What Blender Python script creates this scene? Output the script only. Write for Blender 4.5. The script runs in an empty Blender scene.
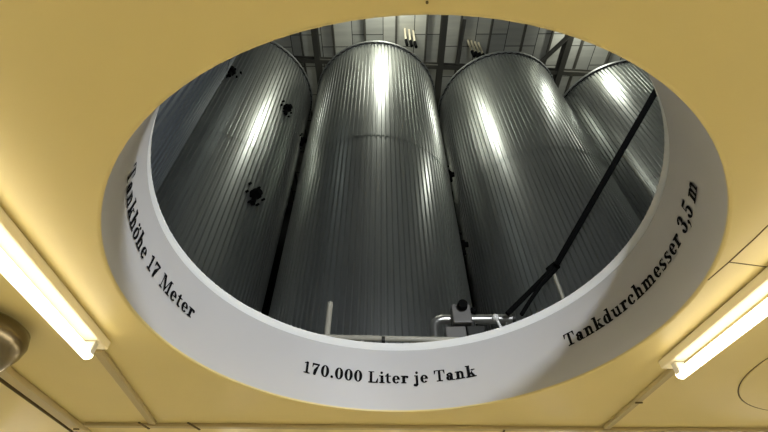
import bpy, bmesh, math, random
from mathutils import Vector, Matrix
random.seed(4)
SC = bpy.context.scene
COL = SC.collection
PI = math.pi
R_ = math.radians

# ------------------------------------------------------------------ camera
CZ = 1.6                                   # camera height above the room floor
RX = Vector((0.99998816, 0.00345747, -0.00342419))   # world axes seen by the camera, as columns
ex = Vector((0.99998816, 0.00345747, -0.00342419))
ey = Vector((0.00486612, -0.71051012, 0.70367016))
ez = Vector((0.0, -0.70367849, -0.71051853))         # minus viewing direction
cam = bpy.data.cameras.new('camera'); cam.sensor_width = 36; cam.lens = 36 * 415 / 768
cam.clip_start = 0.02
co = bpy.data.objects.new('camera', cam); COL.objects.link(co)
M = Matrix((ex, ey, ez)).transposed().to_4x4(); M.translation = Vector((0, 0, CZ))
co.matrix_world = M
SC.camera = co

# ------------------------------------------------------------------ world, lights, exposure
w = bpy.data.worlds.new('world'); SC.world = w; w.use_nodes = True
w.node_tree.nodes['Background'].inputs[0].default_value = (0.5, 0.55, 0.6, 1)
w.node_tree.nodes['Background'].inputs[1].default_value = 0.02
SC.view_settings.view_transform = 'Standard'
SC.view_settings.look = 'None'
SC.view_settings.gamma = 1
SC.view_settings.exposure = 0.0

def lamp(name, loc, power, col, radius):
    l = bpy.data.lights.new(name, 'POINT'); l.energy = power; l.color = col; l.shadow_soft_size = radius
    o = bpy.data.objects.new(name, l); COL.objects.link(o); o.location = loc
    return o
HALL_Z = CZ + 11.6
HIGH = [((0.25, 3.25, CZ + 12.25), 145), ((6.0, 4.2, CZ + 12.1), 85)]
for p, e in HIGH:
    lamp('high_bay_light', p, e, (0.97, 1.0, 0.90), 0.28)
LOW = (1.56, -1.19, CZ + 2.03)
lamp('deck_light', LOW, 350, (0.90, 0.95, 1.0), 0.09)
fl = bpy.data.lights.new('collar_fill_spot', 'SPOT'); fl.energy = 165; fl.color = (0.88, 0.92, 1.0); fl.shadow_soft_size = 0.09  # added spot in the deck light's place, extra light for the collar
fl.spot_size = math.radians(84); fl.spot_blend = 0.35
fo = bpy.data.objects.new('collar_fill_spot', fl); COL.objects.link(fo); fo.location = LOW
fo.rotation_euler = (Vector((0.10, 1.55, CZ + 0.55)) - Vector(LOW)).to_track_quat('-Z', 'Y').to_euler()
TUBE_COL = (1.0, 0.90, 0.70); TUBE_E = 5.5

# ------------------------------------------------------------------ materials
def mat(name, col, rough=0.5, metal=0.0, noise=None, emit=None, bump=None, spec=0.5):
    m = bpy.data.materials.new(name); m.use_nodes = True
    nt = m.node_tree; b = nt.nodes['Principled BSDF']
    b.inputs['Base Color'].default_value = (*col, 1)
    b.inputs['Roughness'].default_value = rough
    b.inputs['Metallic'].default_value = metal
    b.inputs['Specular IOR Level'].default_value = spec
    tc = nt.nodes.new('ShaderNodeTexCoord')
    if noise:
        sc, amt = noise[:2]; st = noise[2] if len(noise) > 2 else (1, 1, 1)
        mp = nt.nodes.new('ShaderNodeMapping'); mp.inputs['Scale'].default_value = st
        n = nt.nodes.new('ShaderNodeTexNoise'); n.inputs['Scale'].default_value = sc; n.inputs['Detail'].default_value = 5
        r = nt.nodes.new('ShaderNodeValToRGB')
        r.color_ramp.elements[0].position = 0.3; r.color_ramp.elements[1].position = 0.7
        r.color_ramp.elements[0].color = (*[c * (1 - amt) for c in col], 1)
        r.color_ramp.elements[1].color = (*[min(1, c * (1 + amt)) for c in col], 1)
        nt.links.new(tc.outputs['Object'], mp.inputs[0]); nt.links.new(mp.outputs[0], n.inputs[0])
        nt.links.new(n.outputs[0], r.inputs[0]); nt.links.new(r.outputs[0], b.inputs['Base Color'])
    if bump:
        n2 = nt.nodes.new('ShaderNodeTexNoise'); n2.inputs['Scale'].default_value = bump[0]; n2.inputs['Detail'].default_value = 3
        bp = nt.nodes.new('ShaderNodeBump'); bp.inputs['Strength'].default_value = bump[1]; bp.inputs['Distance'].default_value = 0.02
        nt.links.new(tc.outputs['Object'], n2.inputs[0]); nt.links.new(n2.outputs[0], bp.inputs['Height'])
        nt.links.new(bp.outputs[0], b.inputs['Normal'])
    if emit:
        b.inputs['Emission Color'].default_value = (*emit[0], 1); b.inputs['Emission Strength'].default_value = emit[1]
    return m

YEL = mat('yellow_ceiling_paint', (0.68, 0.57, 0.26), 0.42, noise=(1.6, 0.03), bump=(2.2, 0.12))
YELT = mat('yellow_duct_shaded', (0.42, 0.34, 0.17), 0.45)  # ceiling yellow with the ducts' shading darkened into the colour
SEAM = mat('seam_shadow_gap', (0.10, 0.07, 0.025), 0.8)
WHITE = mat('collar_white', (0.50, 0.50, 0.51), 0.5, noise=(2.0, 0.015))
LIP = mat('collar_lip_lit_white', (0.86, 0.87, 0.85), 0.35)  # white trim, the light its edge catches put into the colour
BLACK = mat('black_vinyl', (0.004, 0.004, 0.005), 0.8, spec=0.1)
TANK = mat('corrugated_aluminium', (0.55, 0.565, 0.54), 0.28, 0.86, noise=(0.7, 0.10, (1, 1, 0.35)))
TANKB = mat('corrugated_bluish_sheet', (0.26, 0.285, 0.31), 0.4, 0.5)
CAP = mat('cap_sheet', (0.55, 0.56, 0.54), 0.4, 0.85)
DARKM = mat('dark_steel', (0.035, 0.035, 0.03), 0.5, 0.3)
BEAM = mat('roof_beam_steel', (0.11, 0.105, 0.085), 0.6)
PIPE = mat('stainless_pipe', (0.62, 0.61, 0.57), 0.28, 0.9)
RAIL = mat('pale_painted_rail', (0.55, 0.52, 0.42), 0.4)
GREY = mat('grey_valve_casing', (0.20, 0.19, 0.175), 0.5, 0.2)
RUBBER = mat('black_rubber', (0.004, 0.004, 0.004), 0.9, spec=0.1)
PLAST = mat('white_plastic', (0.8, 0.79, 0.74), 0.4)
BRASS = mat('bronze_metal', (0.17, 0.145, 0.10), 0.25, 1.0)
BATT = mat('lit_cream', (0.86, 0.78, 0.56), 0.4)  # tube glow on the battens brightened into the colour; conduits reuse it
CONC = mat('concrete', (0.22, 0.215, 0.20), 0.85, noise=(3, 0.15))
HWALL = mat('hall_wall_dark', (0.045, 0.047, 0.045), 0.85, noise=(1, 0.2))
RWALL = mat('room_wall_paint', (0.78, 0.77, 0.72), 0.7)
FLOORM = mat('room_floor', (0.74, 0.75, 0.76), 0.6, noise=(2, 0.1))
TUBE_FILL = mat('tube_glow_fill', (1, 0.95, 0.8), 0.4, emit=(TUBE_COL, 19.5))  # stronger glow for the added tubes out of view
TUBE = mat('tube_glow', (1, 0.95, 0.8), 0.4, emit=(TUBE_COL, TUBE_E))

def roof_material():
    m = mat('roof_slabs', (0.42, 0.41, 0.34), 0.75)
    nt = m.node_tree; b = nt.nodes['Principled BSDF']
    tc = nt.nodes.new('ShaderNodeTexCoord')
    mp = nt.nodes.new('ShaderNodeMapping'); mp.inputs['Rotation'].default_value = (0, 0, PI / 2)
    br = nt.nodes.new('ShaderNodeTexBrick')
    br.inputs['Color1'].default_value = (0.80, 0.79, 0.68, 1); br.inputs['Color2'].default_value = (0.60, 0.60, 0.53, 1)
    br.inputs['Mortar'].default_value = (0.05, 0.05, 0.04, 1)
    br.inputs['Scale'].default_value = 1.0; br.inputs['Brick Width'].default_value = 1.0
    br.inputs['Row Height'].default_value = 0.95; br.inputs['Mortar Size'].default_value = 0.012
    br.offset = 0.37
    n = nt.nodes.new('ShaderNodeTexNoise'); n.inputs['Scale'].default_value = 1.5; n.inputs['Detail'].default_value = 6
    mp2 = nt.nodes.new('ShaderNodeMapping'); mp2.inputs['Scale'].default_value = (0.5, 5, 1)
    mx = nt.nodes.new('ShaderNodeMix'); mx.data_type = 'RGBA'; mx.blend_type = 'MULTIPLY'; mx.inputs[0].default_value = 0.35
    nt.links.new(tc.outputs['Object'], mp.inputs[0]); nt.links.new(mp.outputs[0], br.inputs[0])
    nt.links.new(tc.outputs['Object'], mp2.inputs[0]); nt.links.new(mp2.outputs[0], n.inputs[0])
    nt.links.new(br.outputs[0], mx.inputs[6]); nt.links.new(n.outputs[0], mx.inputs[7])
    nt.links.new(mx.outputs[2], b.inputs['Base Color'])
    return m
ROOF = roof_material()

# ------------------------------------------------------------------ helpers
def link(name, bm, m, parent=None, smooth=False, angle=None):
    me = bpy.data.meshes.new(name); bm.normal_update(); bm.to_mesh(me); bm.free()
    for mm in (m if isinstance(m, (list, tuple)) else [m]): me.materials.append(mm)
    if smooth:
        for p in me.polygons: p.use_smooth = True
        if angle: me.set_sharp_from_angle(angle=R_(angle))
    o = bpy.data.objects.new(name, me); COL.objects.link(o)
    if parent: o.parent = parent
    return o

def tag(o, label=None, cat=None, group=None, kind=None):
    if label: o['label'] = label
    if cat: o['category'] = cat
    if group: o['group'] = group
    if kind: o['kind'] = kind
    return o

def thing(name, label, cat, loc=(0, 0, 0), group=None, rz=0):
    o = bpy.data.objects.new(name, None); COL.objects.link(o); o.location = loc; o.rotation_euler = (0, 0, rz)
    o.empty_display_size = 0.1
    return tag(o, label, cat, group)

def box(bm, x0, y0, z0, x1, y1, z1, mi=0):
    v = [bm.verts.new((x, y, z)) for z in (z0, z1) for y in (y0, y1) for x in (x0, x1)]
    for f in ((0, 2, 3, 1), (4, 5, 7, 6), (0, 1, 5, 4), (2, 6, 7, 3), (0, 4, 6, 2), (1, 3, 7, 5)):
        fc = bm.faces.new([v[i] for i in f]); fc.material_index = mi

def obox(bm, a, b, wdt, hgt, up=Vector((0, 0, 1))):
    """bar from a to b, width across, height along up"""
    a = Vector(a); b = Vector(b); d = (b - a).normalized(); s = d.cross(up).normalized(); u = s.cross(d).normalized()
    v = []
    for p in (a, b):
        for i, j in ((-1, -1), (1, -1), (1, 1), (-1, 1)):
            v.append(bm.verts.new(p + s * i * wdt / 2 + u * j * hgt / 2))
    for f in ((3, 2, 1, 0), (4, 5, 6, 7), (0, 1, 5, 4), (1, 2, 6, 5), (2, 3, 7, 6), (3, 0, 4, 7)):
        bm.faces.new([v[i] for i in f])

def bevel(bm, w_, seg=2):
    bmesh.ops.bevel(bm, geom=list(bm.edges), offset=w_, segments=seg, affect='EDGES', profile=0.5)

def tube(bm, pts, r, seg=12, caps=True):
    pts = [Vector(p) for p in pts]; rings = []
    rr = r if isinstance(r, (list, tuple)) else [r] * len(pts)
    ref = None
    for i, p in enumerate(pts):
        if i == 0: d = pts[1] - p
        elif i == len(pts) - 1: d = p - pts[i - 1]
        else: d = (pts[i + 1] - p).normalized() + (p - pts[i - 1]).normalized()
        d.normalize()
        if ref is None:
            ref = Vector((0, 0, 1)) if abs(d.z) < 0.9 else Vector((0, 1, 0))
        s = d.cross(ref).normalized(); u = s.cross(d).normalized(); ref = u
        rings.append([bm.verts.new(p + (s * math.cos(a) + u * math.sin(a)) * rr[i]) for a in [2 * PI * k / seg for k in range(seg)]])
    for i in range(len(rings) - 1):
        for k in range(seg):
            bm.faces.new((rings[i][k], rings[i][(k + 1) % seg], rings[i + 1][(k + 1) % seg], rings[i + 1][k]))
    if caps:
        bm.faces.new(rings[0][::-1]); bm.faces.new(rings[-1])

def lathe(bm, prof, cx=0, cy=0, seg=96, a0=0, a1=2 * PI, mi=0):
    full = abs(a1 - a0 - 2 * PI) < 1e-6; n = seg if full else seg + 1
    rings = []
    for r, z in prof:
        if r < 1e-6: rings.append([bm.verts.new((cx, cy, z))] * n); continue
        rings.append([bm.verts.new((cx + r * math.cos(a0 + (a1 - a0) * k / seg), cy + r * math.sin(a0 + (a1 - a0) * k / seg), z)) for k in range(n)])
    for i in range(len(rings) - 1):
        for k in range(seg):
            k2 = (k + 1) % n
            vs = []
            for v in (rings[i][k], rings[i][k2], rings[i + 1][k2], rings[i + 1][k]):
                if v not in vs: vs.append(v)
            if len(vs) > 2:
                f = bm.faces.new(vs); f.material_index = mi

def sphere(bm, c, r, sx=1, sy=1, sz=1):
    m = Matrix.Translation(c) @ Matrix.Diagonal((sx, sy, sz, 1))
    bmesh.ops.create_uvsphere(bm, u_segments=14, v_segments=9, radius=r, matrix=m)

# ------------------------------------------------------------------ setting
HX, HY, HR = 0.1035, 1.547, 1.203          # round opening: centre and radius
ZC = CZ + 1.0                              # ceiling underside
ZT = CZ + 1.482                            # collar top
ZD = CZ + 1.45                             # hall deck
RXL, RXR, RYB, RYF = -6.0, 6.0, -4.2, 8.2

def plate_with_hole(bm, x0, y0, x1, y1, r, z):
    n = 128; inner = []; outer = []
    for k in range(n):
        a = 2 * PI * k / n; dx, dy = math.cos(a), math.sin(a)
        inner.append(bm.verts.new((HX + r * dx, HY + r * dy, z)))
        ts = []
        if dx > 1e-9: ts.append((x1 - HX) / dx)
        if dx < -1e-9: ts.append((x0 - HX) / dx)
        if dy > 1e-9: ts.append((y1 - HY) / dy)
        if dy < -1e-9: ts.append((y0 - HY) / dy)
        t = min(ts); outer.append(bm.verts.new((HX + t * dx, HY + t * dy, z)))
    for k in range(n):
        bm.faces.new((inner[k], inner[(k + 1) % n], outer[(k + 1) % n], outer[k]))
    # corner fillers
    for cx, cy in ((x0, y0), (x1, y0), (x1, y1), (x0, y1)):
        best = None
        for k in range(n):
            a, b = outer[k].co, outer[(k + 1) % n].co
            onx = lambda p: abs(p.x - cx) < 1e-6; ony = lambda p: abs(p.y - cy) < 1e-6
            if (onx(a) and ony(b) and not (onx(b) and ony(a))) or (ony(a) and onx(b) and not (ony(b) and onx(a))):
                best = k
        if best is not None:
            k = best
            c = bm.verts.new((cx, cy, z)); bm.faces.new((outer[k], outer[(k + 1) % n], c))
    return inner, outer

# yellow ceiling: underside, rounded lip up into the opening, top deck of the hall
bm = bmesh.new()
plate_with_hole(bm, RXL, RYB, RXR, RYF, HR + 0.010, ZC)
lip = [(HR + 0.010, ZC), (HR + 0.005, ZC + 0.001), (HR + 0.001, ZC + 0.004), (HR + 0.001, ZC + 0.012), (HR + 0.02, ZC + 0.013)]
lathe(bm, lip, HX, HY, 128)
bmesh.ops.remove_doubles(bm, verts=bm.verts, dist=1e-5)
o = link('ceiling', bm, YEL, smooth=True, angle=30)
tag(o, 'flat yellow ceiling around the large round opening', 'ceiling', kind='structure')

bm = bmesh.new()
# collar: white cylinder wall with an outward-flaring lip at the top
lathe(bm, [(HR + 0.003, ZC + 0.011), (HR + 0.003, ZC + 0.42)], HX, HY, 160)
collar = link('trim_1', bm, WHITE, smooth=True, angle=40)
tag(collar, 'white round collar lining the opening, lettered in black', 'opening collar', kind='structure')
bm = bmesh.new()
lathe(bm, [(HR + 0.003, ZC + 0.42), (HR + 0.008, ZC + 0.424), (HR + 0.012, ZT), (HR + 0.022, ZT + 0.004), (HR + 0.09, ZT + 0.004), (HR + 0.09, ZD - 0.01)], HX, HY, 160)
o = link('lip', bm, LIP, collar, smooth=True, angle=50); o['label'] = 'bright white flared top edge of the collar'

bm = bmesh.new()
HXL, HXR, HYB, HYF = -13.0, 13.0, -7.5, 12.0
plate_with_hole(bm, HXL, HYB, HXR, HYF, HR + 0.08, ZD)
o = link('floor', bm, CONC); tag(o, 'grey concrete deck of the tank hall above the yellow ceiling', 'floor', kind='structure')

def wallplane(name, pts, m, label):
    bm = bmesh.new(); bm.faces.new([bm.verts.new(p) for p in pts])
    return tag(link(name, bm, m), label, 'wall', kind='structure')
ZR = CZ + 12.95                            # hall roof underside
wallplane('wall_back', [(RXL, RYB, 0), (RXR, RYB, 0), (RXR, RYB, ZC), (RXL, RYB, ZC)], RWALL, 'yellowish room wall behind the viewer')
wallplane('wall_front', [(RXL, RYF, 0), (RXR, RYF, 0), (RXR, RYF, ZC), (RXL, RYF, ZC)], RWALL, 'yellowish room wall ahead of the viewer')
wallplane('wall_left', [(RXL, RYB, 0), (RXL, RYF, 0), (RXL, RYF, ZC), (RXL, RYB, ZC)], RWALL, 'yellowish room wall at the left')
wallplane('wall_right', [(RXR, RYB, 0), (RXR, RYF, 0), (RXR, RYF, ZC), (RXR, RYB, ZC)], RWALL, 'yellowish room wall at the right')
wallplane('floor', [(RXL, RYB, 0), (RXR, RYB, 0), (RXR, RYF, 0), (RXL, RYF, 0)], FLOORM, 'beige room floor below the viewer')
wallplane('wall_hall_back', [(HXL, HYF, ZD), (HXR, HYF, ZD), (HXR, HYF, ZR), (HXL, HYF, ZR)], HWALL, 'dark hall wall behind the tanks')
wallplane('wall_hall_front', [(HXL, HYB, ZD), (HXR, HYB, ZD), (HXR, HYB, ZR), (HXL, HYB, ZR)], HWALL, 'dark hall wall opposite the tanks')
wallplane('wall_hall_left', [(HXL, HYB, ZD), (HXL, HYF, ZD), (HXL, HYF, ZR), (HXL, HYB, ZR)], HWALL, 'dark hall wall left of the tanks')
wallplane('wall_hall_right', [(HXR, HYB, ZD), (HXR, HYF, ZD), (HXR, HYF, ZR), (HXR, HYB, ZR)], HWALL, 'dark hall wall right of the tanks')
bm = bmesh.new(); bm.faces.new([bm.verts.new(p) for p in [(HXL, HYB, ZR), (HXL, HYF, ZR), (HXR, HYF, ZR), (HXR, HYB, ZR)]])
o = link('ceiling', bm, ROOF); tag(o, 'slab roof of the tank hall high above the tanks', 'roof', kind='structure')

# ------------------------------------------------------------------ roof steelwork
ZB = CZ + 12.3
def ibeam(bm, a, b, wd, hg, tf=0.02, tw=0.02):
    a = Vector(a); b = Vector(b)
    up = Vector((0, 0, 1))
    obox(bm, a + up * (hg / 2 - tf / 2), b + up * (hg / 2 - tf / 2), wd, tf)
    obox(bm, a - up * (hg / 2 - tf / 2), b - up * (hg / 2 - tf / 2), wd, tf)
    obox(bm, a, b, tw, hg - 2 * tf)
for i, (u, lab) in enumerate([(-0.163, 'dark steel roof beam left of the middle tank'), (0.1435, 'dark steel roof beam between the middle tank and the tank to its right'),
               (0.4485, 'dark steel roof beam between the two right-hand tanks')]):
    bm = bmesh.new(); ibeam(bm, (u * 12.15, -4, ZB), (u * 12.15, 11.5, ZB), 0.17, 0.30)
    tag(link('roof_beam', bm, BEAM), lab, 'roof beam', 'steel roof beams running towards the back')
bm = bmesh.new(); ibeam(bm, (-11, 5.0, ZB - 0.02), (11, 6.2, ZB - 0.02), 0.12, 0.22)
tag(link('roof_girder', bm, BEAM), 'dark cross girder running sideways behind the tank tops', 'girder')
PU = [-0.355, -0.275, -0.197, -0.119, -0.043, 0.031, 0.1035, 0.1835, 0.2565, 0.337, 0.405, 0.4835, 0.56, 0.635, 0.71]
for u in PU:
    bm = bmesh.new(); x = u * 12.75
    obox(bm, (x, -4, CZ + 12.88), (x, 11.5, CZ + 12.88), 0.055, 0.10)
    tag(link('roof_purlin', bm, BEAM), 'thin dark purlin under the hall roof slabs', 'roof purlin', 'thin dark purlins under the hall roof')
def brace(a, b, lab):
    bm = bmesh.new(); tube(bm, [a, b], 0.07, 10); tag(link('roof_brace', bm, BEAM, smooth=True, angle=40), lab, 'roof brace', 'diagonal braces beside the roof beams')
brace((0.4485 * 12.15 - 0.05, 4.75, ZB - 0.1), (0.4485 * 12.15 - 0.95, 5.9, ZB - 0.1), 'slanting brace beside the right-hand roof beam')
brace((0.1435 * 12.15 + 0.60, 4.4, ZB + 0.2), (0.1435 * 12.15 + 0.50, 5.6, ZB - 0.1), 'slanting brace right of the middle roof beam')

# ------------------------------------------------------------------ tanks
TR = 1.745; TTOP = CZ + 11.48; NR = 120; DEP = 0.034
def cladding(bm, z0, z1, r, phase=0.0):
    ring = []
    for k in range(NR):
        a0 = 2 * PI * (k + phase) / NR; st = 2 * PI / NR
        for fr, dr in ((0.0, 0), (0.56, 0), (0.66, -DEP), (0.88, -DEP)):
            a = a0 + fr * st; ring.append((math.cos(a) * (r + dr), math.sin(a) * (r + dr)))
    n = len(ring); zs = [z0, z1]
    rows = [[bm.verts.new((x, y, z)) for x, y in ring] for z in zs]
    for k in range(n):
        bm.faces.new((rows[0][k], rows[0][(k + 1) % n], rows[1][(k + 1) % n], rows[1][k]))

def port_bm(p, n, s=1.0):
    """black instrument port with bolts, at p on the shell with outward normal n"""
    n = Vector((n[0], n[1], 0)).normalized(); t = Vector((-n.y, n.x, 0)); up = Vector((0, 0, 1))
    bm = bmesh.new()
    tube(bm, [p - n * 0.02, p + n * 0.10 * s], 0.105 * s, 12)
    tube(bm, [p + n * 0.05 * s - up * 0.05, p + n * 0.05 * s - up * 0.26 * s], 0.05 * s, 8)
    tube(bm, [p + n * 0.10 * s, p + n * 0.17 * s], 0.065 * s, 10)
    bolts = []
    for k in range(6):
        a = 2 * PI * k / 6 + 0.3; rr = random.uniform(0.16, 0.24) * s
        q = p + t * math.cos(a) * rr + up * math.sin(a) * rr * 1.15
        b = bmesh.new(); tube(b, [q - n * 0.03, q + n * 0.04], 0.026 * s, 6); bolts.append(b)
    return bm, bolts

def tank(cx, cy, label, ports=(), seam=0.605, m=None):
    t = thing('storage_tank', label, 'tank', (cx, cy, ZD), 'corrugated silver storage tanks')
    zs = 11.6 * seam + CZ - ZD; zt = TTOP - ZD
    bm = bmesh.new(); cladding(bm, 0.0, zs, TR)
    link('lower_cladding', bm, m or TANK, t)
    bm = bmesh.new(); cladding(bm, zs - 0.03, zt, TR + 0.011)
    link('upper_cladding', bm, m or TANK, t)
    bm = bmesh.new()
    lathe(bm, [(TR - 0.03, zt - 0.05), (TR + 0.02, zt - 0.03), (TR + 0.05, zt - 0.025), (TR + 0.055, zt + 0.03), (TR + 0.02, zt + 0.04), (TR * 0.5, zt + 0.22), (0.12, zt + 0.36), (0.0, zt + 0.36)], seg=120)
    link('roof_cap', bm, CAP, t, smooth=True, angle=30)
    # clips under the rim
    bm = bmesh.new()
    pr = []
    for k in range(240):
        a = 2 * PI * k / 240; rr_ = TR + (0.036 if (k // 2) % 2 else 0.012)
        pr.append((math.cos(a) * rr_, math.sin(a) * rr_))
    lo = [bm.verts.new((x, y, zt - 0.085)) for x, y in pr]; hi = [bm.verts.new((x, y, zt - 0.032)) for x, y in pr]
    for k in range(240): bm.faces.new((lo[k], lo[(k + 1) % 240], hi[(k + 1) % 240], hi[k]))
    link('rim_seal', bm, RUBBER, t)['label'] = 'dark notched seal under the rim'
    for az, z, s in ports:                    # az measured from the camera-facing direction (-y), positive to +x
        a = R_(az); n = Vector((math.sin(a), -math.cos(a), 0))
        body, bolts = port_bm(n * TR + Vector((0, 0, z * 11.6 + CZ - ZD)), n, s)
        po = link('instrument_port', body, RUBBER, t, smooth=True, angle=40); po['label'] = 'black instrument port'
        for b in bolts: link('bolt', b, RUBBER, po)
    return t

S = 11.6
tank(-0.340 * S, 0.530 * S, 'tall silver corrugated tank second from the left, bright streak high on its right half',
     ports=[(61.6, 0.787, 1.0), (58.3, 0.505, 1.0), (96, 0.80, 0.9), (13, 0.80, 0.9)])
tank(-0.019 * S, 0.552 * S, 'tall silver corrugated tank in the middle with a bright central streak', ports=[(84, 0.66, 0.9), (84, 0.47, 0.9)])
tank(0.3005 * S, 0.578 * S, 'tall silver corrugated tank right of the middle, behind the black strut')
tank(0.614 * S, 0.600 * S, 'short-looking silver corrugated tank at the far right edge of the opening')
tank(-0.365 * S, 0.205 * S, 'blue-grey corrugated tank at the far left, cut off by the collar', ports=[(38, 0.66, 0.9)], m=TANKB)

# four metal conduits rising from a tank top to the roof, in two clusters
def conduits(px, py, label, n, dx):
    t = thing('conduit_cluster', label, 'conduits', (px, py, TTOP + 0.30), 'bright vertical conduits above the tank rims')
    for i in range(n):
        bm = bmesh.new(); tube(bm, [(dx * i, 0.03 * i, 0.33), (dx * i, 0.03 * i, ZR - TTOP - 0.30)], 0.032, 8)
        link('conduit', bm, BATT, t, smooth=True, angle=40)
        bm = bmesh.new(); tube(bm, [(dx * i + 0.02, 0.03 * i, 0.0), (dx * i, 0.03 * i, 0.34)], 0.045, 8)
        link('gland', bm, RUBBER, t, smooth=True, angle=40)
    return t
conduits(0.66, 4.84, 'three bright vertical conduits above the middle tank rim', 3, 0.13)
conduits(2.62, 5.18, 'four bright vertical conduits above the rim of the tank right of the middle', 4, 0.115)

# ------------------------------------------------------------------ pipework on the deck behind the collar
PY = 3.6
def zr(z): return CZ + z
bm = bmesh.new(); tube(bm, [(-0.69, PY, zr(2.0)), (0.88, PY, zr(1.955))], 0.027, 16)
t = thing('guard_rail', 'pale horizontal guard rail with an upright post behind the collar', 'rail', (-0.56, PY, ZD))
r = link('rail', bm, RAIL, None, smooth=True, angle=40); r.parent = t; r.matrix_parent_inverse = Matrix.Translation((0.56, -PY, -ZD))
bm = bmesh.new(); tube(bm, [(0, 0.06, 0), (0, 0.06, zr(2.42) - ZD)], 0.03, 14)
link('post', bm, RAIL, t, smooth=True, angle=40)
for x in (0.35,):
    bm = bmesh.new(); tube(bm, [(x + (0.0), 0, 0), (x, 0, zr(1.96) - ZD)], 0.018, 10); link('support', bm, PIPE, t, smooth=True, angle=40)
bm = bmesh.new(); tube(bm, [(0.555, 0, 0.0 + zr(1.90) - ZD), (0.555, 0, zr(1.99) - ZD)], 0.037, 12)
bmesh.ops.rotate(bm, cent=(0.555, 0, zr(1.965) - ZD), matrix=Matrix.Rotation(PI / 2, 3, 'Y'), verts=bm.verts)
c = link('coupling', bm, DARKM, t, smooth=True, angle=40); c.scale = (0.35, 1, 1); c.location = (0.555 * 0.65, 0, 0)

t = thing('process_pipe', 'stainless elbow pipe with a grey valve box and black knob behind the collar', 'pipe', (0.5, PY + 0.15, ZD))
zp = zr(2.275) - ZD
pts = [(0, 0, 0), (0, 0, zp - 0.10)] + [(0.10 - 0.10 * math.cos(a), 0, zp - 0.10 + 0.10 * math.sin(a)) for a in [R_(15 * k) for k in range(1, 7)]] + [(0.80, 0, zp)]
bm = bmesh.new(); tube(bm, pts, 0.048, 18); link('pipe', bm, PIPE, t, smooth=True, angle=50)
bm = bmesh.new(); box(bm, 0.18, -0.13, zp - 0.11, 0.37, 0.06, zp + 0.10); bevel(bm, 0.012); link('valve_box', bm, GREY, t)
bm = bmesh.new(); tube(bm, [(0.285, -0.12, zp + 0.055), (0.285, -0.155, zp + 0.055), (0.285, -0.16, zp + 0.055), (0.285, -0.21, zp + 0.055)], [0.03, 0.03, 0.052, 0.048], 16); link('knob', bm, RUBBER, t, smooth=True, angle=40)
bm = bmesh.new(); box(bm, 0.10, -0.09, zp - 0.27, 0.30, 0.05, zp - 0.13); bevel(bm, 0.01); link('actuator_box', bm, GREY, t)
bm = bmesh.new(); box(bm, 0.31, -0.10, zp - 0.25, 0.49, 0.03, zp - 0.13); bevel(bm, 0.01); tube(bm, [(0.39, 0, zp - 0.04), (0.39, 0, zp - 0.2)], 0.03, 10); link('bracket', bm, DARKM, t)
bm = bmesh.new(); tube(bm, [(0.80, 0, zp), (0.83, 0, zp)], 0.058, 16); link('flange', bm, DARKM, t, smooth=True, angle=40)
bm = bmesh.new(); sphere(bm, (0.42, -0.02, zp + 0.09), 0.035); link('cap_nut', bm, RUBBER, t, smooth=True)
for x in (0.74,):
    bm = bmesh.new(); tube(bm, [(x, 0, 0), (x, 0, zp)], 0.02, 10); link('support', bm, PIPE, t, smooth=True, angle=40)

t = thing('level_sensor', 'small white round-headed plastic sensor in front of the stainless pipe', 'sensor', (1.04, 3.42, ZD))
zs = zr(2.09) - ZD
bm = bmesh.new(); sphere(bm, (0, 0, zs), 0.036); link('head', bm, PLAST, t, smooth=True)
bm = bmesh.new(); tube(bm, [(0, 0, zs), (0.03, 0, zs - 0.10)], 0.014, 10); link('stem', bm, PLAST, t, smooth=True, angle=40)
bm = bmesh.new(); tube(bm, [(0.035, 0, 0), (0.035, 0, zs - 0.16)], 0.016, 10); sphere(bm, (0.035, 0, zs - 0.14), 0.04); link('cup', bm, PLAST, t, smooth=True)

# black strut and hoses rising to the right
t = thing('support_stand', 'thin metal stand holding up the black strut on the right', 'stand', (1.83, PY, ZD))
bm = bmesh.new(); tube(bm, [(0.0, 0, 0), (0, 0, zr(2.80) - ZD)], 0.020, 12); link('pole', bm, RAIL, t, smooth=True, angle=40)
bm = bmesh.new(); tube(bm, [(-0.045, 0, zr(2.77) - ZD), (0.05, -0.04, zr(2.83) - ZD)], 0.046, 12); link('clamp', bm, RUBBER, t, smooth=True, angle=40)
A = Vector((1.84, 3.49, zr(2.78))); B = Vector((2.82, 2.1, zr(3.95))); E_ = A + (B - A) * 2.6
bm = bmesh.new(); tube(bm, [A, E_], 0.032, 12)
strut = tag(link('strut', bm, RUBBER, smooth=True, angle=40), 'long black diagonal strut crossing in front of the right tanks', 'strut')
bm = bmesh.new(); tube(bm, [(1.22, 3.6, zr(2.24)), (1.40, 3.57, zr(2.395)), (1.60, 3.53, zr(2.565)), (1.80, 3.50, zr(2.745))], 0.026, 10)
tag(link('hose', bm, RUBBER, smooth=True, angle=40), 'upper black hose from the stainless pipe end to the stand', 'hose', 'black hoses between pipe and stand')
bm = bmesh.new(); tube(bm, [(1.34, 3.55, zr(2.20)), (1.45, 3.53, zr(2.34)), (1.60, 3.49, zr(2.51)), (1.80, 3.46, zr(2.69))], 0.020, 10)
tag(link('hose', bm, RUBBER, smooth=True, angle=40), 'lower black hose hanging below the other towards the stand', 'hose', 'black hoses between pipe and stand')

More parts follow.
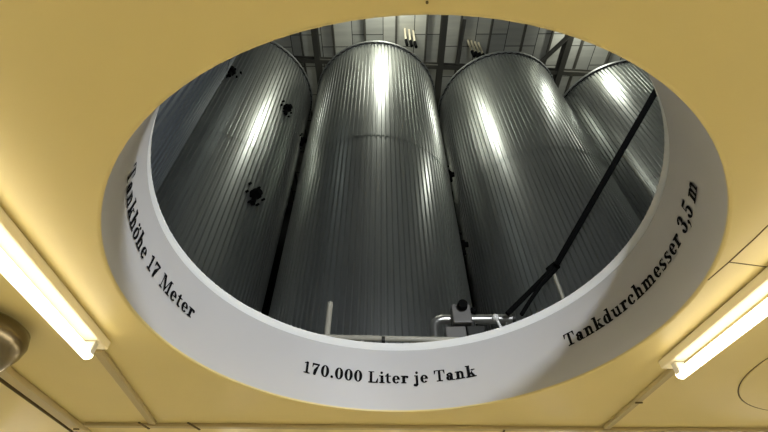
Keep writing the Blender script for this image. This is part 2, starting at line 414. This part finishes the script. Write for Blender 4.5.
# ------------------------------------------------------------------ serif lettering on the collar
def Rr(x0, y0, x1, y1): return [(x0, y0), (x1, y0), (x1, y1), (x0, y1)]
def ring(cx, cy, rx, ry, th, tv, a0=0, a1=360):
    th += 0.04; tv += 0.018; rx += 0.006
    n = max(6, int(abs(a1 - a0) / 12)); out = []
    pt = lambda a, e: (cx + (rx - e * th) * math.cos(a), cy + (ry - e * tv) * math.sin(a))
    for i in range(n):
        a, b = R_(a0 + (a1 - a0) * i / n), R_(a0 + (a1 - a0) * (i + 1) / n)
        out.append([pt(a, 1), pt(a, 0), pt(b, 0), pt(b, 1)])
    return out
def disc(cx, cy, r): return [[(cx + r * math.cos(2 * PI * k / 14), cy + r * math.sin(2 * PI * k / 14)) for k in range(14)]]
X = 0.49; AS = 0.745; SF = 0.07; ST = 0.185
def stem(x, h, lo=True, hi=True, y0=0.0):
    o_ = [Rr(x, y0, x + ST, h)]
    if lo: o_.append(Rr(x - 0.075, 0, x + ST + 0.07, SF))
    if hi: o_.append(Rr(x - 0.085, h - SF, x + 0.02, h))
    return o_
def arch(x):
    return ring(x + 0.115, 0.31, 0.20, 0.19, 0.145, 0.075, 0, 150) + [Rr(x + 0.17, 0, x + 0.315, 0.32), Rr(x + 0.10, 0, x + 0.385, SF)]
G = {
 '1': (0.52, [Rr(.19, 0, .34, .72), Rr(.07, 0, .46, SF), [(.34, .72), (.27, .72), (.08, .64), (.08, .58), (.20, .61)]]),
 '7': (0.58, [Rr(.06, .60, .52, .72), [(.06, .72), (.06, .46), (.11, .46), (.14, .60)], [(.52, .72), (.52, .66), (.35, .34), (.33, .08), (.15, .08), (.18, .32), (.42, .62)]] + disc(.24, .075, .088)),
 '0': (0.60, ring(.30, .36, .255, .375, .145, .05)),
 '.': (0.29, disc(.145, .085, .09)),
 ',': (0.29, disc(.145, .085, .09) + [[(.235, .085), (.22, -.04), (.10, -.17), (.08, -.14), (.17, -.03), (.15, .05)]]),
 '3': (0.60, ring(.28, .545, .215, .19, .14, .045, -95, 155) + ring(.28, .195, .245, .21, .145, .05, -160, 95) + disc(.125, .575, .08) + disc(.115, .16, .085) + [Rr(.2, .365, .32, .405)]),
 '5': (0.60, [[(.10, .735), (.50, .735), (.47, .60), (.10, .60)], Rr(.10, .34, .15, .70)] + ring(.28, .225, .25, .24, .145, .05, -160, 135) + disc(.115, .165, .085)),
 'T': (0.74, [Rr(.295, 0, .45, .72), Rr(.18, 0, .565, SF), Rr(.04, .66, .705, .72), [(.04, .72), (.04, .46), (.085, .46), (.15, .66)], [(.705, .72), (.595, .66), (.66, .46), (.705, .46)]]),
 'M': (0.98, [Rr(.12, 0, .175, .72), Rr(.03, 0, .28, SF), Rr(.03, .665, .25, .72), Rr(.71, 0, .86, .72), Rr(.61, 0, .95, SF), Rr(.75, .665, .95, .72),
       [(.12, .72), (.31, .72), (.53, .20), (.46, 0)], [(.46, 0), (.51, 0), (.76, .72), (.71, .72), (.49, .17)]]),
 'L': (0.70, [Rr(.13, 0, .285, .72), Rr(.04, .665, .40, .72), Rr(.04, 0, .63, SF), [(.63, 0), (.65, .29), (.605, .29), (.50, SF)]]),
 'a': (0.58, ring(.225, .155, .185, .165, .14, .05) + [Rr(.31, .05, .45, .35), Rr(.36, 0, .56, .05), [(.31, .09), (.36, 0), (.45, 0), (.45, .09)]] + ring(.275, .325, .175, .17, .14, .05, -5, 150) + disc(.135, .355, .08)),
 'n': (0.66, stem(.10, X) + arch(.22)),
 'm': (0.97, stem(.10, X) + arch(.22) + arch(.53)),
 'h': (0.66, stem(.10, AS) + arch(.22)),
 'u': (0.66, [Rr(.10, .16, .245, X), Rr(.02, X - SF, .2, X), Rr(.40, 0, .545, X), Rr(.33, X - SF, .5, X), Rr(.42, 0, .62, SF)] + ring(.305, .18, .205, .19, .145, .075, 180, 320)),
 'k': (0.67, stem(.10, AS) + [[(.22, .17), (.44, .46), (.50, .46), (.27, .14)], [(.27, .26), (.40, .33), (.61, .03), (.43, .03)], Rr(.34, X - SF, .59, X), Rr(.35, 0, .66, SF)]),
 'e': (0.56, ring(.28, .245, .235, .255, .14, .05, 0, 322) + [Rr(.12, .225, .505, .275)]),
 'o': (0.58, ring(.29, .245, .25, .255, .14, .05)),
 'ö': (0.58, ring(.29, .245, .25, .255, .14, .05) + disc(.18, .62, .075) + disc(.40, .62, .075)),
 'r': (0.52, stem(.10, X) + ring(.33, .30, .17, .19, .12, .06, 50, 170) + disc(.41, .40, .085)),
 'd': (0.64, ring(.265, .245, .225, .255, .14, .05) + [Rr(.37, 0, .515, AS), Rr(.28, AS - SF, .4, AS), Rr(.45, 0, .60, SF)]),
 'c': (0.55, ring(.28, .245, .235, .255, .14, .05, 50, 325) + disc(.41, .36, .085)),
 't': (0.43, [Rr(.11, .12, .255, .60), Rr(.02, X - SF, .39, X), [(.255, .62), (.255, .49), (.06, .49), (.14, .56), (.2, .66)]] + ring(.265, .135, .155, .145, .14, .055, 180, 330)),
 'i': (0.36, stem(.10, X) + disc(.17, .66, .085)),
 'j': (0.36, [Rr(.12, -.08, .265, X), Rr(.03, X - SF, .2, X)] + ring(.105, -.08, .16, .13, .145, .05, -130, 0) + disc(.045, -.12, .08) + disc(.19, .66, .085)),
 's': (0.51, ring(.235, .355, .175, .145, .11, .05, 40, 230) + ring(.25, .14, .195, .15, .11, .055, -140, 55) + [[(.075, .31), (.20, .36), (.43, .20), (.31, .10)], Rr(.36, .36, .405, X), Rr(.06, 0, .105, .14)]),
 ' ': (0.30, []),
}
EM = 0.1075
def inscription(text, az0, az1, zbase, label, rise=0.0):
    base = az0 + (az1 - az0) / 2
    t = thing('inscription', label, 'lettering', (HX, HY, zbase), 'black serif inscriptions on the collar')
    total = sum(G[c][0] for c in text); rr = HR - 0.0006
    k = R_(az1 - az0) * HR / (total * EM)
    x = 0.0
    for c in text:
        adv, polys = G[c]
        if polys:
            bm = bmesh.new()
            for poly in polys:
                vs = []
                for (px, py) in poly:
                    a = R_(az0) + (x + px) * EM * k / HR
                    vs.append(bm.verts.new((rr * math.sin(a), rr * math.cos(a), py * EM + rise * (x + px) / total)))
                try: bm.faces.new(vs)
                except ValueError: pass
            bmesh.ops.triangulate(bm, faces=[f for f in bm.faces if len(f.verts) > 4])
            link('letter', bm, BLACK, t)
        x += adv
    return t
inscription('170.000 Liter je Tank', -31.6, 24.4, zr(1.184), 'black serif lettering 170.000 Liter je Tank along the bottom of the collar')
inscription('Tankhöhe 17 Meter', -118.6, -70.2, zr(1.214), 'black serif lettering Tankhöhe 17 Meter on the left of the collar', -0.022)
inscription('Tankdurchmesser 3,5 m', 53.2, 115.2, zr(1.184), 'black serif lettering Tankdurchmesser 3,5 m on the right of the collar', 0.012)

# ------------------------------------------------------------------ tube lights on the yellow ceiling
def tube_light(a, b, label, tm=None):
    a = Vector(a); b = Vector(b); d = (b - a); L = d.length; u = d.normalized(); s = Vector((u.y, -u.x, 0))
    t = thing('tube_light', label, 'ceiling light', (a.x, a.y, ZC), 'fluorescent tube lights on the yellow ceiling')
    loc = lambda q, z: (u.x * q, u.y * q, z)
    bm = bmesh.new(); obox(bm, loc(-0.02, -0.022), loc(L + 0.05, -0.022), 0.072, 0.040); bevel(bm, 0.006)
    link('batten', bm, BATT, t)
    for q in (0.03, L - 0.03):
        bm = bmesh.new(); obox(bm, loc(q - 0.018, -0.075), loc(q + 0.018, -0.075), 0.05, 0.055); bevel(bm, 0.005); link('lamp_holder', bm, PLAST, t)
    bm = bmesh.new(); tube(bm, [loc(0.0, -0.098), loc(0.012, -0.098), loc(L - 0.012, -0.098), loc(L, -0.098)], [0.016, 0.023, 0.023, 0.016], 20)
    link('tube', bm, tm or TUBE, t, smooth=True, angle=50)['label'] = 'glowing warm white tube'
    return t
tube_light((-1.255, 0.30, 0), (-1.350, 1.785, 0), 'glowing tube light on the ceiling left of the opening')
tube_light((1.565, 0.55, 0), (1.462, 2.02, 0), 'glowing tube light on the ceiling right of the opening')
for x, y in [(x, y) for x in (-4.6, -3.1, -1.3, 0.1, 1.5, 3.2, 4.8) for y in (-1.6, -3.6, 3.6, 5.8)] + [(-4.4, 1.0), (4.6, 1.0)]:  # unseen tubes added to raise the ambient light in the room
    if True:
        tube_light((x, y, 0), (x, y + 1.45, 0), 'unseen added tube light brightening the room from outside the view', TUBE_FILL)

# ducts
def duct(pts, wd, hg, label, group='slim painted cable ducts on the ceiling', m=YELT, clips=(), rod=None):
    t = thing('cable_duct', label, 'cable duct', (pts[0][0], pts[0][1], ZC), group)
    P0 = Vector((pts[0][0], pts[0][1], 0))
    bm = bmesh.new()
    for p, q in zip(pts[:-1], pts[1:]):
        obox(bm, Vector((*p, -hg / 2 - 0.001)) - P0, Vector((*q, -hg / 2 - 0.001)) - P0, wd, hg)
    bevel(bm, 0.004); link('channel', bm, m, t)
    for (cx, cy, dx, dy, s) in clips:
        bm = bmesh.new(); obox(bm, Vector((cx - dx * s, cy - dy * s, -hg - 0.004)) - P0, Vector((cx + dx * s, cy + dy * s, -hg - 0.004)) - P0, 0.012, 0.006)
        link('clip', bm, SEAM, t)
    if rod:
        bm = bmesh.new(); tube(bm, [Vector((*rod[0], -0.014)) - P0, Vector((*rod[1], -0.014)) - P0], 0.009, 8); link('cable', bm, SEAM, t, smooth=True, angle=40)
    return t
duct([(-1.405, 1.89), (-1.528, 2.885)], 0.045, 0.022, 'slim yellow duct running from the end of the left tube light')
duct([(1.535, 2.12), (1.505, 3.015)], 0.040, 0.022, 'slim yellow duct running from the end of the right tube light', clips=[(1.522, 2.55, 0.7, 0, 0.03)])
duct([(-1.98, 1.75), (-2.075, 3.30)], 0.075, 0.030, 'wide shade-darkened yellow duct in the lower left corner', rod=((-2.075, 1.85), (-2.15, 3.3)), clips=[(-2.045, 2.93, 0.03, 0, 0.6)])
duct([(-1.985, 2.918), (3.2, 3.115)], 0.040, 0.022, 'long yellow duct running across the bottom of the view',
     clips=[(-1.585, 2.895, 0.05, 0.3, 0.20), (-1.262, 2.91, 0.08, 0.3, 0.22), (0.812, 3.06, 0.03, 0.3, 0.16)])

# round metal bowl lamp at the left edge
def ray_at(px, py, h):
    u, v = (px - 384) / 415, (216 - py) / 415
    d = Vector(ex) * u + Vector(ey) * v - Vector(ez)
    return Vector((d.x / d.z * h, d.y / d.z * h, CZ + h))
p = ray_at(-26, 338, 0.91)
t = thing('ceiling_lamp', 'round bronze metal lamp on the ceiling, cut off by the left edge', 'ceiling lamp', (p.x, p.y, ZC))
prof = [(0.06, 0.0), (0.06, -0.012), (0.13, -0.014), (0.155, -0.03), (0.166, -0.065), (0.160, -0.10), (0.142, -0.135), (0.118, -0.160), (0.108, -0.158), (0.10, -0.13), (0.07, -0.10), (0.0, -0.09)]
bm = bmesh.new(); lathe(bm, [(a * 1.18, b * 1.25) for a, b in prof], seg=64); link('lamp_body', bm, BRASS, t, smooth=True, angle=60)
bm = bmesh.new(); lathe(bm, [(0.045, -0.10), (0.045, -0.14), (0.03, -0.155), (0.0, -0.158)], seg=32); link('hub', bm, DARKM, t, smooth=True, angle=50)
for k in range(3):
    a = 2 * PI * k / 3 + 0.4
    bm = bmesh.new(); tube(bm, [(0.05 * math.cos(a), 0.04 * math.sin(a), -0.13), (0.125 * math.cos(a), 0.125 * math.sin(a), -0.185)], 0.007, 8); link('bracket', bm, BRASS, t, smooth=True, angle=50)

# round flush hatch, panel seams, screw on the ceiling
bm = bmesh.new(); hc = (2.66, 2.10); hr = 0.68
lathe(bm, [(hr, ZC - 0.0005), (hr + 0.004, ZC - 0.002), (hr + 0.008, ZC - 0.0005)], hc[0], hc[1], 96)
t = thing('ceiling_hatch', 'flush round yellow hatch in the ceiling at the lower right', 'hatch', (hc[0], hc[1], ZC))
o = link('gap', bm, SEAM, t); o.matrix_parent_inverse = Matrix.Translation((-hc[0], -hc[1], -ZC))
bm = bmesh.new(); lathe(bm, [(0, -0.004), (hr - 0.004, -0.004), (hr, -0.001)], seg=96); link('cover', bm, YEL, t)
def seam(pts, label, wd=0.004):
    bm = bmesh.new()
    for p, q in zip(pts[:-1], pts[1:]): obox(bm, (*p, ZC - 0.0006), (*q, ZC - 0.0006), wd, 0.002)
    o = link('trim_2', bm, SEAM); tag(o, label, 'seam', kind='structure')
seam([(1.301, 1.361), (1.319, 1.247), (1.334, 1.111), (1.36, 0.6)], 'fine panel seam in the ceiling right of the opening')
seam([(1.319, 1.247), (1.489, 1.279), (2.2, 1.35)], 'fine cross seam in the ceiling at the right')
bm = bmesh.new(); tube(bm, [(0.099, 0.315, ZC + 0.002), (0.099, 0.315, ZC - 0.003)], 0.0035, 10)
tag(link('screw', bm, SEAM), 'tiny dark screw head in the ceiling above the opening', 'screw')
